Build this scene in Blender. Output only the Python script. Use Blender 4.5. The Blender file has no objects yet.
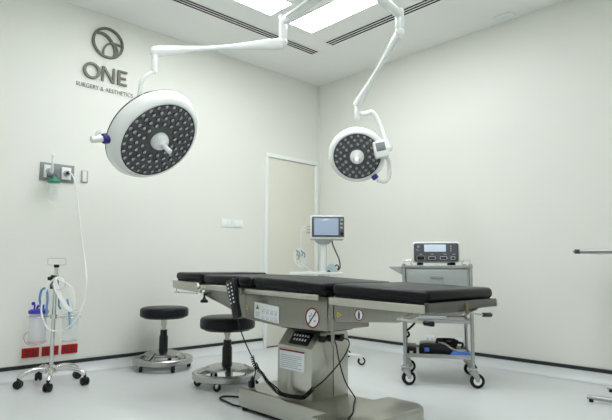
import bpy, bmesh, math, random
from mathutils import Vector, Matrix
V = Vector
PI = math.pi
random.seed(4)
scn = bpy.context.scene
COL = scn.collection
H = 2.978            # ceiling height

# ------------------------------------------------------------------ materials
def mat(name, col, rough=.5, metal=0., var=.04, vscale=12., bump=0., bscale=60., alpha=1., emis=None, estr=0.,
        trans=0., coat=0., aniso=None, spec=.5):
    m = bpy.data.materials.new(name); m.use_nodes = True
    nt = m.node_tree; N = nt.nodes; L = nt.links
    b = N['Principled BSDF']
    b.inputs['Roughness'].default_value = rough
    b.inputs['Metallic'].default_value = metal
    b.inputs['Alpha'].default_value = alpha
    b.inputs['Transmission Weight'].default_value = trans
    b.inputs['Coat Weight'].default_value = coat
    b.inputs['Specular IOR Level'].default_value = spec
    tc = N.new('ShaderNodeTexCoord')
    mp = N.new('ShaderNodeMapping'); L.new(tc.outputs['Object'], mp.inputs['Vector'])
    if aniso: mp.inputs['Scale'].default_value = aniso
    nz = N.new('ShaderNodeTexNoise'); nz.inputs['Scale'].default_value = vscale; nz.inputs['Detail'].default_value = 4
    L.new(mp.outputs['Vector'], nz.inputs['Vector'])
    mx = N.new('ShaderNodeMix'); mx.data_type = 'RGBA'
    mx.inputs['A'].default_value = tuple(c*(1-var) for c in col) + (1,)
    mx.inputs['B'].default_value = tuple(min(1, c*(1+var)) for c in col) + (1,)
    L.new(nz.outputs['Fac'], mx.inputs['Factor']); L.new(mx.outputs['Result'], b.inputs['Base Color'])
    if bump > 0:
        n2 = N.new('ShaderNodeTexNoise'); n2.inputs['Scale'].default_value = bscale; n2.inputs['Detail'].default_value = 3
        L.new(mp.outputs['Vector'], n2.inputs['Vector'])
        bp = N.new('ShaderNodeBump'); bp.inputs['Strength'].default_value = bump; bp.inputs['Distance'].default_value = .003
        L.new(n2.outputs['Fac'], bp.inputs['Height']); L.new(bp.outputs['Normal'], b.inputs['Normal'])
    if emis:
        b.inputs['Emission Color'].default_value = tuple(emis) + (1,)
        b.inputs['Emission Strength'].default_value = estr
    return m

M = {}
M['wall'] = mat('wall_paint', (.80, .81, .758), .5, var=.006, vscale=2)
M['ceil'] = mat('ceiling_paint', (.88, .89, .87), .8, var=.006, vscale=2)
M['floor'] = mat('floor_vinyl', (.70, .725, .735), .34, var=.02, vscale=5)
M['cap'] = mat('skirting_cap', (.025, .03, .034), .55, spec=.3)
M['door'] = mat('door_leaf', (.76, .75, .66), .45, var=.01)
M['frame'] = mat('door_frame_white', (.88, .91, .90), .35, var=.01)
M['white'] = mat('white_enamel', (.84, .87, .86), .22, var=.01, coat=.3)
M['whitep'] = mat('white_plastic', (.82, .85, .84), .4, var=.01)
M['grey'] = mat('grey_plastic', (.42, .44, .44), .45)
M['greyd'] = mat('dark_grey_plastic', (.10, .105, .12), .4)
M['steel'] = mat('brushed_steel', (.30, .30, .265), .34, 1., var=.10, vscale=5, bump=.06, bscale=40, aniso=(1, 12, 1))
M['steelsh'] = mat('shaded_steel', (.17, .17, .16), .36, .9, var=.08)  # brushed steel darkened; shade under the leg cushion put into the colour
M['steelb'] = mat('base_steel', (.52, .515, .465), .30, 1., var=.10, vscale=4, bump=.03, bscale=40)
M['steell'] = mat('rail_steel', (.55, .545, .49), .38, .85, var=.05)
M['chrome'] = mat('chrome', (.72, .72, .71), .16, 1., var=.03)
M['ringm'] = mat('satin_metal', (.46, .46, .45), .27, 1., var=.06)
M['alu'] = mat('cart_alloy', (.42, .43, .43), .35, .9, var=.05)
M['cartp'] = mat('cart_panel', (.42, .45, .45), .38, .2, var=.03)
M['black'] = mat('black_rubber', (.008, .008, .009), .5, spec=.25)
M['blackg'] = mat('black_gloss_plastic', (.008, .008, .010), .28, spec=.35)
M['vinyl'] = mat('black_vinyl', (.003, .004, .006), .36, var=.1, vscale=30, bump=.05, bscale=250, spec=.27)
M['lens'] = mat('lens_plate', (.105, .11, .118), .5, .1, var=.35, vscale=45, bump=.5, bscale=140)
M['led'] = mat('led_lens', (.50, .52, .54), .12, .5, var=.3, vscale=30)
M['ledk'] = mat('led_cup', (.03, .03, .035), .3)
M['blue'] = mat('navy_plastic', (.03, .025, .20), .4)
M['red'] = mat('red_plastic', (.40, .012, .010), .45, spec=.3)
M['redd'] = mat('red_socket_face', (.26, .008, .007), .45, spec=.3)
M['redp'] = mat('red_print', (.22, .012, .03), .5)
M['ink'] = mat('ink', (.05, .055, .06), .6)
M['inkg'] = mat('grey_print', (.32, .36, .40), .6)
M['paper'] = mat('sticker_white', (.74, .78, .80), .45, var=.02)
M['yellow'] = mat('yellow_print', (.75, .58, .05), .5)
M['brass'] = mat('brass', (.30, .25, .12), .45, .8)
M['logo'] = mat('sign_metal', (.115, .115, .095), .42, .4, var=.08)
M['tag'] = mat('sign_text', (.10, .105, .10), .5)
M['gasp'] = mat('grey_panel', (.23, .25, .26), .45, .2)
M['green'] = mat('green_plastic', (.03, .26, .15), .4)
M['clear'] = mat('clear_plastic', (.85, .90, .92), .12, alpha=.20, var=.02)
M['frost'] = mat('frosted_plastic', (.92, .94, .97), .3, alpha=.38, var=.03)
M['pink'] = mat('pink_plastic', (.74, .50, .54), .35, alpha=.6)
M['purple'] = mat('purple_plastic', (.05, .03, .50), .4)
M['tubeb'] = mat('blue_tube', (.16, .36, .62), .3, alpha=.85)
M['hose'] = mat('white_hose', (.95, .96, .96), .4, var=.005)
M['screen'] = mat('monitor_glass', (.10, .13, .18), .10, var=.2, vscale=4, emis=(.30, .38, .48), estr=.55)
M['lcd'] = mat('lcd_glass', (.40, .46, .52), .2, emis=(.42, .50, .60), estr=.5, var=.05)
M['cuff'] = mat('cuff_fabric', (.42, .55, .57), .8)
M['bluef'] = mat('blue_fabric', (.06, .20, .72), .6)
M['panel'] = mat('luminous_panel', (.9, .9, .9), .5, emis=(.96, .985, 1.), estr=11.)
M['slot'] = mat('slot_dark', (.006, .007, .008), .9, spec=.1)
M['cream'] = mat('cuff_cream', (.62, .58, .42), .5)

# ------------------------------------------------------------------ mesh builder
def catmull(pts, n=8):
    pts = [V(p) for p in pts]
    if len(pts) < 3: return pts
    P = [pts[0]*2-pts[1]] + pts + [pts[-1]*2-pts[-2]]
    out = []
    for i in range(1, len(P)-2):
        a, b, c, d = P[i-1], P[i], P[i+1], P[i+2]
        for k in range(n):
            t = k/n
            out.append(.5*((2*b)+(-a+c)*t+(2*a-5*b+4*c-d)*t*t+(-a+3*b-3*c+d)*t**3))
    out.append(pts[-1]); return out

class B:
    def __init__(s): s.bm = bmesh.new()
    def _merge(s, t, mtx=None):
        if mtx is not None: t.transform(mtx)
        me = bpy.data.meshes.new('tmp'); t.to_mesh(me); t.free()
        s.bm.from_mesh(me); bpy.data.meshes.remove(me); return s
    def box(s, lo, hi, bev=0., seg=2, mtx=None, shear=None):
        lo, hi = V(lo), V(hi); t = bmesh.new(); bmesh.ops.create_cube(t, size=1)
        sz = hi-lo; c = (lo+hi)/2
        for v in t.verts: v.co = V((v.co.x*sz.x, v.co.y*sz.y, v.co.z*sz.z))+c
        if bev > 0: bmesh.ops.bevel(t, geom=t.edges[:], offset=bev, segments=seg, profile=.5, affect='EDGES')
        return s._merge(t, mtx)
    def prism(s, poly, a, b, axis='x', bev=0., seg=2, mtx=None):
        # polygon in the plane across `axis`, extruded from a to b
        t = bmesh.new()
        def P(u, w, h):
            return (h, u, w) if axis == 'x' else (u, h, w) if axis == 'y' else (u, w, h)
        v0 = [t.verts.new(P(u, w, a)) for u, w in poly]; v1 = [t.verts.new(P(u, w, b)) for u, w in poly]
        n = len(poly); t.faces.new(v0); t.faces.new(v1[::-1])
        for i in range(n): t.faces.new((v0[i], v1[i], v1[(i+1) % n], v0[(i+1) % n]))
        bmesh.ops.recalc_face_normals(t, faces=t.faces[:])
        if bev > 0: bmesh.ops.bevel(t, geom=t.edges[:], offset=bev, segments=seg, profile=.5, affect='EDGES')
        return s._merge(t, mtx)
    def cyl(s, p0, p1, r0, r1=None, n=20, bev=0.):
        p0, p1 = V(p0), V(p1); r1 = r0 if r1 is None else r1; d = p1-p0; L = d.length
        t = bmesh.new(); bmesh.ops.create_cone(t, cap_ends=True, segments=n, radius1=r0, radius2=r1, depth=L)
        if bev > 0:
            bmesh.ops.bevel(t, geom=[e for e in t.edges if len(e.link_faces) == 2 and any(len(f.verts) > 4 for f in e.link_faces)],
                            offset=bev, segments=2, profile=.5, affect='EDGES')
        q = V((0, 0, 1)).rotation_difference(d.normalized()).to_matrix().to_4x4()
        return s._merge(t, Matrix.Translation((p0+p1)/2) @ q)
    def lathe(s, prof, c=(0, 0, 0), n=32, mtx=None, cap=True):
        t = bmesh.new(); rings = []
        for r, z in prof:
            if r < 1e-5: rings.append([t.verts.new((0, 0, z))])
            else: rings.append([t.verts.new((r*math.cos(2*PI*k/n), r*math.sin(2*PI*k/n), z)) for k in range(n)])
        for a, b in zip(rings, rings[1:]):
            for k in range(n):
                k2 = (k+1) % n
                if len(a) == 1 and len(b) == 1: continue
                if len(a) == 1: t.faces.new((a[0], b[k], b[k2]))
                elif len(b) == 1: t.faces.new((a[k], a[k2], b[0]))
                else: t.faces.new((a[k], a[k2], b[k2], b[k]))
        if cap:
            for rg in (rings[0], rings[-1]):
                if len(rg) > 1:
                    try: t.faces.new(rg)
                    except ValueError: pass
        bmesh.ops.recalc_face_normals(t, faces=t.faces[:])
        m = Matrix.Translation(V(c)); 
        if mtx is not None: m = mtx @ m
        return s._merge(t, m)
    def tube(s, pts, r, n=10, smooth=0, flat=1.):
        pts = catmull(pts, smooth) if smooth else [V(p) for p in pts]
        N = len(pts)
        if callable(r): R = [r(i/(N-1)) for i in range(N)]
        elif isinstance(r, (list, tuple)):
            R = []
            for i in range(N):
                f = i/(N-1)*(len(r)-1); k = min(int(f), len(r)-2); R.append(r[k]+(r[k+1]-r[k])*(f-k))
        else: R = [r]*N
        t = bmesh.new(); rings = []; up = None
        for i, p in enumerate(pts):
            d = (pts[min(i+1, N-1)]-pts[max(i-1, 0)])
            d = d.normalized() if d.length > 1e-9 else V((0, 0, 1))
            if up is None: up = V((0, 0, 1)) if abs(d.z) < .9 else V((1, 0, 0))
            x = up.cross(d)
            if x.length < 1e-6: x = V((1, 0, 0)).cross(d)
            x.normalize(); y = d.cross(x).normalized(); up = y
            rings.append([t.verts.new(p+(x*math.cos(2*PI*k/n)*flat+y*math.sin(2*PI*k/n))*R[i]) for k in range(n)])
        for a, b in zip(rings, rings[1:]):
            for k in range(n): t.faces.new((a[k], a[(k+1) % n], b[(k+1) % n], b[k]))
        t.faces.new(rings[0]); t.faces.new(rings[-1])
        bmesh.ops.recalc_face_normals(t, faces=t.faces[:])
        return s._merge(t)
    def coil(s, pts, rh, turns, rw):
        base = catmull(pts, 12); N = turns*10
        acc = [0]
        for a, b in zip(base, base[1:]): acc.append(acc[-1]+(b-a).length)
        def at(f):
            L = f*acc[-1]
            for i in range(len(acc)-1):
                if acc[i+1] >= L or i == len(acc)-2:
                    k = (L-acc[i])/max(1e-9, acc[i+1]-acc[i]); return base[i].lerp(base[i+1], k), (base[i+1]-base[i]).normalized()
        out = []
        for i in range(N+1):
            p, d = at(i/N); x = d.cross(V((.3, .9, .1))).normalized(); y = d.cross(x)
            a = 2*PI*turns*i/N; out.append(p+(x*math.cos(a)+y*math.sin(a))*rh)
        return s.tube(out, rw, n=6)
    def torus(s, c, R, r, mtx=None, n=32, m=10, a0=0., a1=2*PI, sx=1., sy=1.):
        full = abs(a1-a0-2*PI) < 1e-6
        k = n if full else n+1
        pts = []
        for i in range(k+(1 if full else 0)):
            a = a0+(a1-a0)*i/n; pts.append(V((R*math.cos(a)*sx, R*math.sin(a)*sy, 0)))
        t = bmesh.new(); rings = []
        for i in range(k):
            a = a0+(a1-a0)*i/n; ct = V((math.cos(a), math.sin(a), 0)); p = V((R*ct.x*sx, R*ct.y*sy, 0))
            rings.append([t.verts.new(p+ct*r*math.cos(2*PI*j/m)+V((0, 0, r*math.sin(2*PI*j/m)))) for j in range(m)])
        for i in range(k if full else k-1):
            a, b = rings[i], rings[(i+1) % k]
            for j in range(m): t.faces.new((a[j], b[j], b[(j+1) % m], a[(j+1) % m]))
        if not full: t.faces.new(rings[0]); t.faces.new(rings[-1])
        bmesh.ops.recalc_face_normals(t, faces=t.faces[:])
        mm = Matrix.Translation(V(c))
        return s._merge(t, (mm @ mtx) if mtx is not None else mm)
    def ball(s, c, r, sc=(1, 1, 1), n=16):
        t = bmesh.new(); bmesh.ops.create_uvsphere(t, u_segments=n, v_segments=n//2+2, radius=r)
        for v in t.verts: v.co = V((v.co.x*sc[0], v.co.y*sc[1], v.co.z*sc[2]))+V(c)
        return s._merge(t)
    def out(s, name, m, parent=None, mtx=None, ang=38):
        if mtx is not None: s.bm.transform(mtx)
        off = WO.get(parent.name, V((0, 0, 0))) if parent is not None else V((0, 0, 0))
        if off.length > 0: bmesh.ops.translate(s.bm, verts=s.bm.verts[:], vec=-off)
        me = bpy.data.meshes.new(name); s.bm.to_mesh(me); s.bm.free()
        for p in me.polygons: p.use_smooth = True
        me.set_sharp_from_angle(angle=math.radians(ang))
        me.materials.append(M[m] if isinstance(m, str) else m)
        o = bpy.data.objects.new(name, me); COL.objects.link(o)
        if parent is not None: o.parent = parent; WO[o.name] = off
        return o
WO = {}          # where a thing's empty stands (its meshes are given in room coordinates)

def tag(o, label=None, cat=None, group=None, kind=None):
    if label: o['label'] = label
    if cat: o['category'] = cat
    if group: o['group'] = group
    if kind: o['kind'] = kind
    return o
def thing(name, label, cat, loc, group=None, rz=0., local=False):
    o = bpy.data.objects.new(name, None); COL.objects.link(o); o.location = loc; o.rotation_euler = (0, 0, rz)
    o.empty_display_size = .1
    WO[o.name] = V((0, 0, 0)) if local else V(loc)
    return tag(o, label, cat, group)
def single(b, name, m, label, cat, loc, group=None):
    """a thing that is one mesh: geometry in room coordinates, origin at loc"""
    bmesh.ops.translate(b.bm, verts=b.bm.verts[:], vec=-V(loc)); o = b.out(name, m); o.location = loc
    return tag(o, label, cat, group)
def copy_tree(o, parent=None):
    c = o.copy(); COL.objects.link(c)
    if parent is not None: c.parent = parent
    for ch in list(o.children): copy_tree(ch, c)
    return c
def struct(b, name, m, parent=None):
    o = b.out(name, m, parent)
    if parent is None: o['kind'] = 'structure'
    return o

# ------------------------------------------------------------------ room shell
X0, Y0 = -5.3, -5.5
struct(B().box((X0-.1, Y0-.1, -.1), (.1, .1, 0)), 'floor', 'floor')
struct(B().box((X0-.1, Y0-.1, H), (.1, .1, H+.1)), 'ceiling', 'ceil')
struct(B().box((X0-.1, 0, 0), (.1, .1, H)), 'wall_left', 'wall')
struct(B().box((0, Y0-.1, 0), (.1, 0, H)), 'wall_right', 'wall')
struct(B().box((X0-.1, Y0-.1, 0), (0, Y0, H)), 'wall_front', 'wall')
struct(B().box((X0-.1, Y0, 0), (X0, 0, H)), 'wall_back', 'wall')
cove = [(0, 0)] + [(-.055+.055*math.sin(a), .08-.08*math.cos(a)+.0) for a in [PI/2*k/6 for k in range(7)]]
def skirting(name, axis, a, b):
    prof = [(0, .002), (-.055, .002)] + [(-.055+.048*math.sin(t), .082-.080*math.cos(t)) for t in [PI/2*k/6 for k in range(1, 7)]] + [(0, .082)]
    o = struct(B().prism(prof, a, b, axis), name, 'floor')
    B().box((a, -.012, .079) if axis == 'x' else (-.012, a, .079), (b, 0, .106) if axis == 'x' else (0, b, .106), .002).out('cap_strip', 'cap', o)
    return o
skirting('baseboard_left', 'x', X0, -.812)
skirting('baseboard_right', 'y', Y0, -.002)
# door beside the corner
dr = struct(B().box((-.772, -.012, .012), (-.072, -.0005, 2.005), .001), 'door_1', 'door')
fb = B()
fb.box((-.808, -.030, 0), (-.772, -.0005, 2.006), .002).box((-.072, -.030, 0), (-.036, -.0005, 2.006), .002).box((-.808, -.031, 2.007), (-.036, -.0005, 2.048), .002)
struct(fb, 'door_frame', 'frame', dr)
struct(B().box((-.772, -.010, .001), (-.072, -.001, .012)), 'threshold_gap', 'slot', dr)
struct(B().box((-.020, -.020, .105), (-.0005, -.0005, H-.001), .004), 'trim_1', 'wall')

# ------------------------------------------------------------------ ceiling lights (strips round the surgical light mount; unseen ones added for room light)
def light_panel(x0, y0, x1, y1, label):
    t = thing('ceiling_light', label, 'ceiling light', ((x0+x1)/2, (y0+y1)/2, H), 'strip lights set in a square')
    f = B(); w = .012
    f.box((x0-w, y0-w, H-.006), (x0, y1+w, H-.0005)).box((x1, y0-w, H-.006), (x1+w, y1+w, H-.0005))
    f.box((x0, y0-w, H-.006), (x1, y0, H-.0005)).box((x0, y1, H-.006), (x1, y1+w, H-.0005))
    f.out('frame', 'whitep', t)
    B().box((x0, y0, H-.004), (x1, y1, H-.001)).out('diffuser', 'panel', t)
light_panel(-2.76, -1.261, -1.559, -.989, 'white ceiling strip light at the top left, running along the left wall')
light_panel(-1.340, -2.35, -1.070, -.989, 'white ceiling strip light between the two lamp arms, running along the right wall')
light_panel(-2.76, -3.40, -1.559, -3.13, 'white ceiling strip light added for light, out of view on the near side of the lamp mount')
light_panel(-3.25, -2.70, -2.98, -1.50, 'white ceiling strip light added for light, out of view on the camera side of the lamp mount')
light_panel(-4.45, -4.15, -3.25, -3.88, 'white ceiling strip light added for light, out of view above the viewer')

def slot_vent(axis, a, b, c0, c1, label):
    mid = (a+b)/2; cm = (c0+c1)/2
    t = thing('air_slot_diffuser', label, 'air vent', (mid, cm, H) if axis == 'x' else (cm, mid, H), 'linear ceiling vents')
    def bx(a0, a1, d0, d1, z0, z1):
        return ((a0, d0, z0), (a1, d1, z1)) if axis == 'x' else ((d0, a0, z0), (d1, a1, z1))
    B().box(*bx(a-.015, b+.015, c0-.02, c1+.02, H-.005, H-.0005), .001).out('frame', 'ceil', t)
    n = 3; w = (c1-c0)/(n*2-1)
    for k in range(n):
        s0 = c0+k*2*w
        B().box(*bx(a, b, s0, s0+w*1.05, H-.0065, H-.004)).out('slot', 'slot', t)
slot_vent('x', -4.4, -.725, -.725, -.640, 'linear slot air vent on the ceiling beside the left wall')
slot_vent('y', -4.6, -.932, -.827, -.738, 'linear slot air vent on the ceiling beside the right wall')
t = thing('ceiling_sensor', 'small flat white plate on the ceiling against the right wall', 'ceiling plate', (-.10, -2.36, H))
B().box((-.155, -2.44, H-.012), (-.045, -2.28, H-.0005), .003).out('plate', 'whitep', t)
B().lathe([(.028, 0), (.028, -.008), (.018, -.014), (0, -.015)], (-.10, -2.36, H-.012), 20).out('sensor_dome', 'whitep', t)

# ------------------------------------------------------------------ wall sign
t = thing('wall_sign', 'metal wall sign with a round emblem over the word ONE and small lettering', 'sign', (-2.55, 0, 2.5))
ex, ez, er = -2.547, 2.732, .134
def wp(u, v, d=.012): return V((ex+u*er, -d, ez+v*er))
def ribbon(pts, w, name, parent, m='logo', d0=.004, d1=.02, sm=10, cyc=False):
    """flat band of width w following (u,v) points, standing off the wall"""
    P = catmull([V((u, v, 0)) for u, v in pts], sm) if sm else [V((u, v, 0)) for u, v in pts]
    n = len(P); t2 = bmesh.new(); rows = []
    for i, p in enumerate(P):
        d = (P[(i+1) % n]-P[i-1]) if cyc else P[min(i+1, n-1)]-P[max(i-1, 0)]
        d.normalize(); q = V((-d.y, d.x, 0)); ww = w(i/(n-1)) if callable(w) else w
        A, Bq = p+q*ww/2, p-q*ww/2
        rows.append([t2.verts.new((x, -dd, z)) for (x, z, dd) in ((A.x, A.y, d0), (A.x, A.y, d1), (Bq.x, Bq.y, d1), (Bq.x, Bq.y, d0))])
    for i in range(n if cyc else n-1):
        a, b = rows[i], rows[(i+1) % n]
        for j in range(4): t2.faces.new((a[j], a[(j+1) % 4], b[(j+1) % 4], b[j]))
    if not cyc: t2.faces.new(rows[0]); t2.faces.new(rows[-1])
    bmesh.ops.recalc_face_normals(t2, faces=t2.faces[:])
    bb = B(); bb._merge(t2); return bb
em = ribbon([(ex+er*.94*math.cos(2*PI*k/48), ez+er*.94*math.sin(2*PI*k/48)) for k in range(48)], er*.145, '', t, sm=0, cyc=True)
def uv(l): return [(ex+u*er, ez+v*er) for u, v in l]
def merge_b(a, b):
    me = bpy.data.meshes.new('tmp'); b.bm.to_mesh(me); b.bm.free(); a.bm.from_mesh(me); bpy.data.meshes.remove(me)
merge_b(em, ribbon(uv([(-.86, .42), (-.55, .52), (-.2, .48), (.15, .22), (.38, -.15), (.45, -.5), (.36, -.86)]), lambda f: er*(.09+.10*math.sin(PI*min(1, f*1.1))), '', t, d0=.005, d1=.019))
merge_b(em, ribbon(uv([(-.28, -.86), (-.27, -.5), (-.1, -.15), (.2, .03), (.5, .08), (.92, .02)]), er*.11, '', t, d0=.006, d1=.018))
merge_b(em, ribbon(uv([(.34, .04), (.55, -.15), (.62, -.4), (.52, -.78)]), er*.10, '', t, d0=.007, d1=.017))
em.out('emblem', 'logo', t)
oz0, oz1 = 2.392, 2.520
oc = ((-2.738-2.606)/2, (oz0+oz1)/2)
ribbon([(oc[0]+.060*math.cos(2*PI*k/40), oc[1]+.060*math.sin(2*PI*k/40)) for k in range(40)], lambda f: .017+.007*abs(math.cos(2*PI*f)), '', t, sm=0, cyc=True).out('letter', 'logo', t)
nb = B(); nx0, nx1 = -2.588, -2.478
nb.prism([(nx0, oz0), (nx0+.017, oz0), (nx0+.017, oz1), (nx0, oz1)], -.020, -.004, 'y').prism([(nx1-.017, oz0), (nx1, oz0), (nx1, oz1), (nx1-.017, oz1)], -.020, -.004, 'y')
nb.prism([(nx0, oz1), (nx0+.023, oz1), (nx1, oz0), (nx1-.023, oz0)], -.0195, -.0045, 'y').out('letter', 'logo', t)
eb = B(); e0, e1 = -2.452, -2.368
eb.prism([(e0, oz0), (e0+.024, oz0), (e0+.024, oz1), (e0, oz1)], -.020, -.004, 'y')
for zz, w in ((oz0, 1), ((oz0+oz1)/2-.010, .85), (oz1-.016, 1)):
    eb.box((e0+.02, -.0198, zz), (e0+.024+(e1-e0-.024)*w, -.0042, zz+.016))
eb.out('letter', 'logo', t)
cu = bpy.data.curves.new('tagline', 'FONT'); cu.body = 'SURGERY & AESTHETICS'; cu.size = .052; cu.extrude = .002; cu.offset = -.0009
to = bpy.data.objects.new('tagtmp', cu); COL.objects.link(to); bpy.context.view_layer.update()
me = bpy.data.meshes.new_from_object(to.evaluated_get(bpy.context.evaluated_depsgraph_get()))
bpy.data.objects.remove(to)
xs = [v.co.x for v in me.vertices]; sx = .486/(max(xs)-min(xs))
tl = B(); tl.bm.from_mesh(me); bpy.data.meshes.remove(me)
tl.bm.transform(Matrix(((sx, 0, 0, -2.794), (0, 0, -1, -.006), (0, 1, 0, 2.305), (0, 0, 0, 1))))
tag(tl.out('tagline', 'tag', t), 'small dark lettering SURGERY & AESTHETICS')

# ------------------------------------------------------------------ wall fittings
def gasbit(x, z, name, parent):
    o = B().box((x-.036, -.026, z-.05), (x+.036, -.012, z+.05), .004).out(name, 'whitep', parent)
    B().lathe([(.024, 0), (.024, .012), (.015, .016), (0, .016)], (0, 0, 0), 24, Matrix.Translation((x, -.026, z)) @ Matrix.Rotation(PI/2, 4, 'X')).out('coupling', 'grey', o)
    return o
t = thing('gas_outlet_panel', 'grey medical gas outlet panel with two white couplings on the left wall', 'gas outlet', (-2.898, 0, 1.56))
B().box((-3.026, -.012, 1.492), (-2.771, -.0005, 1.634), .003).out('panel', 'gasp', t)
gasbit(-2.965, 1.565, 'outlet', t); gasbit(-2.835, 1.563, 'outlet', t)
t = thing('flowmeter', 'oxygen flowmeter with green humidifier cap plugged into the grey gas panel', 'flowmeter', (-2.955, -.075, 1.5))
B().cyl((-2.965, -.042, 1.565), (-2.965, -.085, 1.565), .014).cyl((-2.962, -.085, 1.52), (-2.962, -.085, 1.60), .013).out('body', 'chrome', t)
B().cyl((-2.962, -.085, 1.60), (-2.962, -.085, 1.685), .009).out('flow_tube', 'frost', t)
B().lathe([(.010, 0), (.010, .004), (.006, .010), (0, .011)], (-2.962, -.085, 1.685), 16).out('tube_cap', 'whitep', t)
B().lathe([(.042, 0), (.048, .010), (.042, .024), (.022, .034), (.016, .050), (0, .050)], (-2.945, -.085, 1.468), 24).out('green_cap', 'green', t)
B().cyl((-2.995, -.085, 1.525), (-2.93, -.085, 1.525), .018).out('dark_knob', 'greyd', t)
hb = B().lathe([(.036, .0), (.038, -.01), (.036, -.125), (.030, -.135), (0, -.135)], (-2.945, -.085, 1.468), 24, cap=False).out('humidifier_bottle', 'clear', t)
lb = B()
for k, z in enumerate((1.43, 1.405, 1.38)): lb.box((-2.965, -.1245, z), (-2.93, -.1225, z+.003))
lb.box((-2.949, -.1243, 1.38), (-2.947, -.1227, 1.432)); lb.out('level_marks', 'inkg', hb)
single(B().box((-2.715, -.012, 1.510), (-2.660, -.0005, 1.608), .003).box((-2.711, -.014, 1.513), (-2.706, -.011, 1.605)).box((-2.669, -.014, 1.513), (-2.664, -.011, 1.605)).box((-2.711, -.014, 1.513), (-2.664, -.011, 1.516)),
       'wall_plate', 'grey', 'small blank metal wall plate right of the gas outlet panel', 'wall plate', (-2.688, 0, 1.56))
# make the centre of the plate light
o = B().box((-2.704, -.0135, 1.518), (-2.671, -.0118, 1.602), .002).out('cover', 'wall', bpy.data.objects['wall_plate'])
o.location = V((2.688, 0, -1.56))

def outlet(axis, a0, a1, z0, z1, face, ins, name, label, cat, group, holes=True):
    am = (a0+a1)/2; loc = (am, 0, z0) if axis == 'x' else (0, am, z0)
    t = thing(name, label, cat, loc, group)
    def bx(p0, p1, d0, d1, q0, q1): return ((p0, -d1, q0), (p1, -d0, q1)) if axis == 'x' else ((-d1, p0, q0), (-d0, p1, q1))
    B().box(*bx(a0, a1, .0005, .011, z0, z1), .003).out('plate', face, t)
    for c in (a0+(a1-a0)*.29, a0+(a1-a0)*.71):
        s = B().box(*bx(c-.017, c+.017, .011, .014, z0+.012, z1-.012), .001).out('socket', ins, t)
        if holes:
            h = B()
            for dx, dz in ((-.007, .006), (.007, .006), (0, -.010)):
                h.box(*bx(c+dx-.0025, c+dx+.0025, .0135, .0148, (z0+z1)/2+dz-.005, (z0+z1)/2+dz+.005))
            h.out('pin_hole', 'ink', s)
    return t
for a, b, w in ((-3.076, -2.957, 'leftmost'), (-2.937, -2.817, 'middle'), (-2.796, -2.675, 'rightmost')):
    outlet('x', a, b, .157, .227, 'red', 'redd', 'red_power_outlet', f'{w} of the three red power outlets low on the left wall', 'power outlet', 'red wall outlets')
for a, w in ((-1.55, 'leftmost'), (-1.69, 'middle'), (-1.83, 'rightmost')):
    outlet('y', a, a+.12, .135, .210, 'whitep', 'whitep', 'white_power_outlet', f'{w} of three white power outlets seen through the equipment cart', 'power outlet', 'white wall outlets')
for a, b, w in ((-1.344, -1.228, 'left'), (-1.204, -1.088, 'right')):
    t = thing('light_switch', f'white rocker light switch plate left of the door, the {w} one of two', 'light switch', ((a+b)/2, 0, 1.225), 'light switches')
    B().box((a, -.010, 1.226), (b, -.0005, 1.300), .003).out('plate', 'frame', t)
    B().box((a+.03, -.014, 1.240), ((a+b)/2-.002, -.009, 1.286), .002).out('rocker', 'frame', t)
    B().box(((a+b)/2+.002, -.014, 1.240), (b-.03, -.009, 1.286), .002).out('rocker', 'frame', t)

# ------------------------------------------------------------------ surgical lights
MX, MY = -2.02, -2.32
t = thing('ceiling_mount', 'white ceiling column carrying both surgical lights, above the picture', 'ceiling mount', (MX, MY, H))
B().lathe([(.16, 0), (.16, -.03), (.06, -.06), (.05, -.08), (.05, -.50), (.035, -.52), (0, -.52)], (MX, MY, H-.001), 32).out('column', 'white', t)

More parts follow.
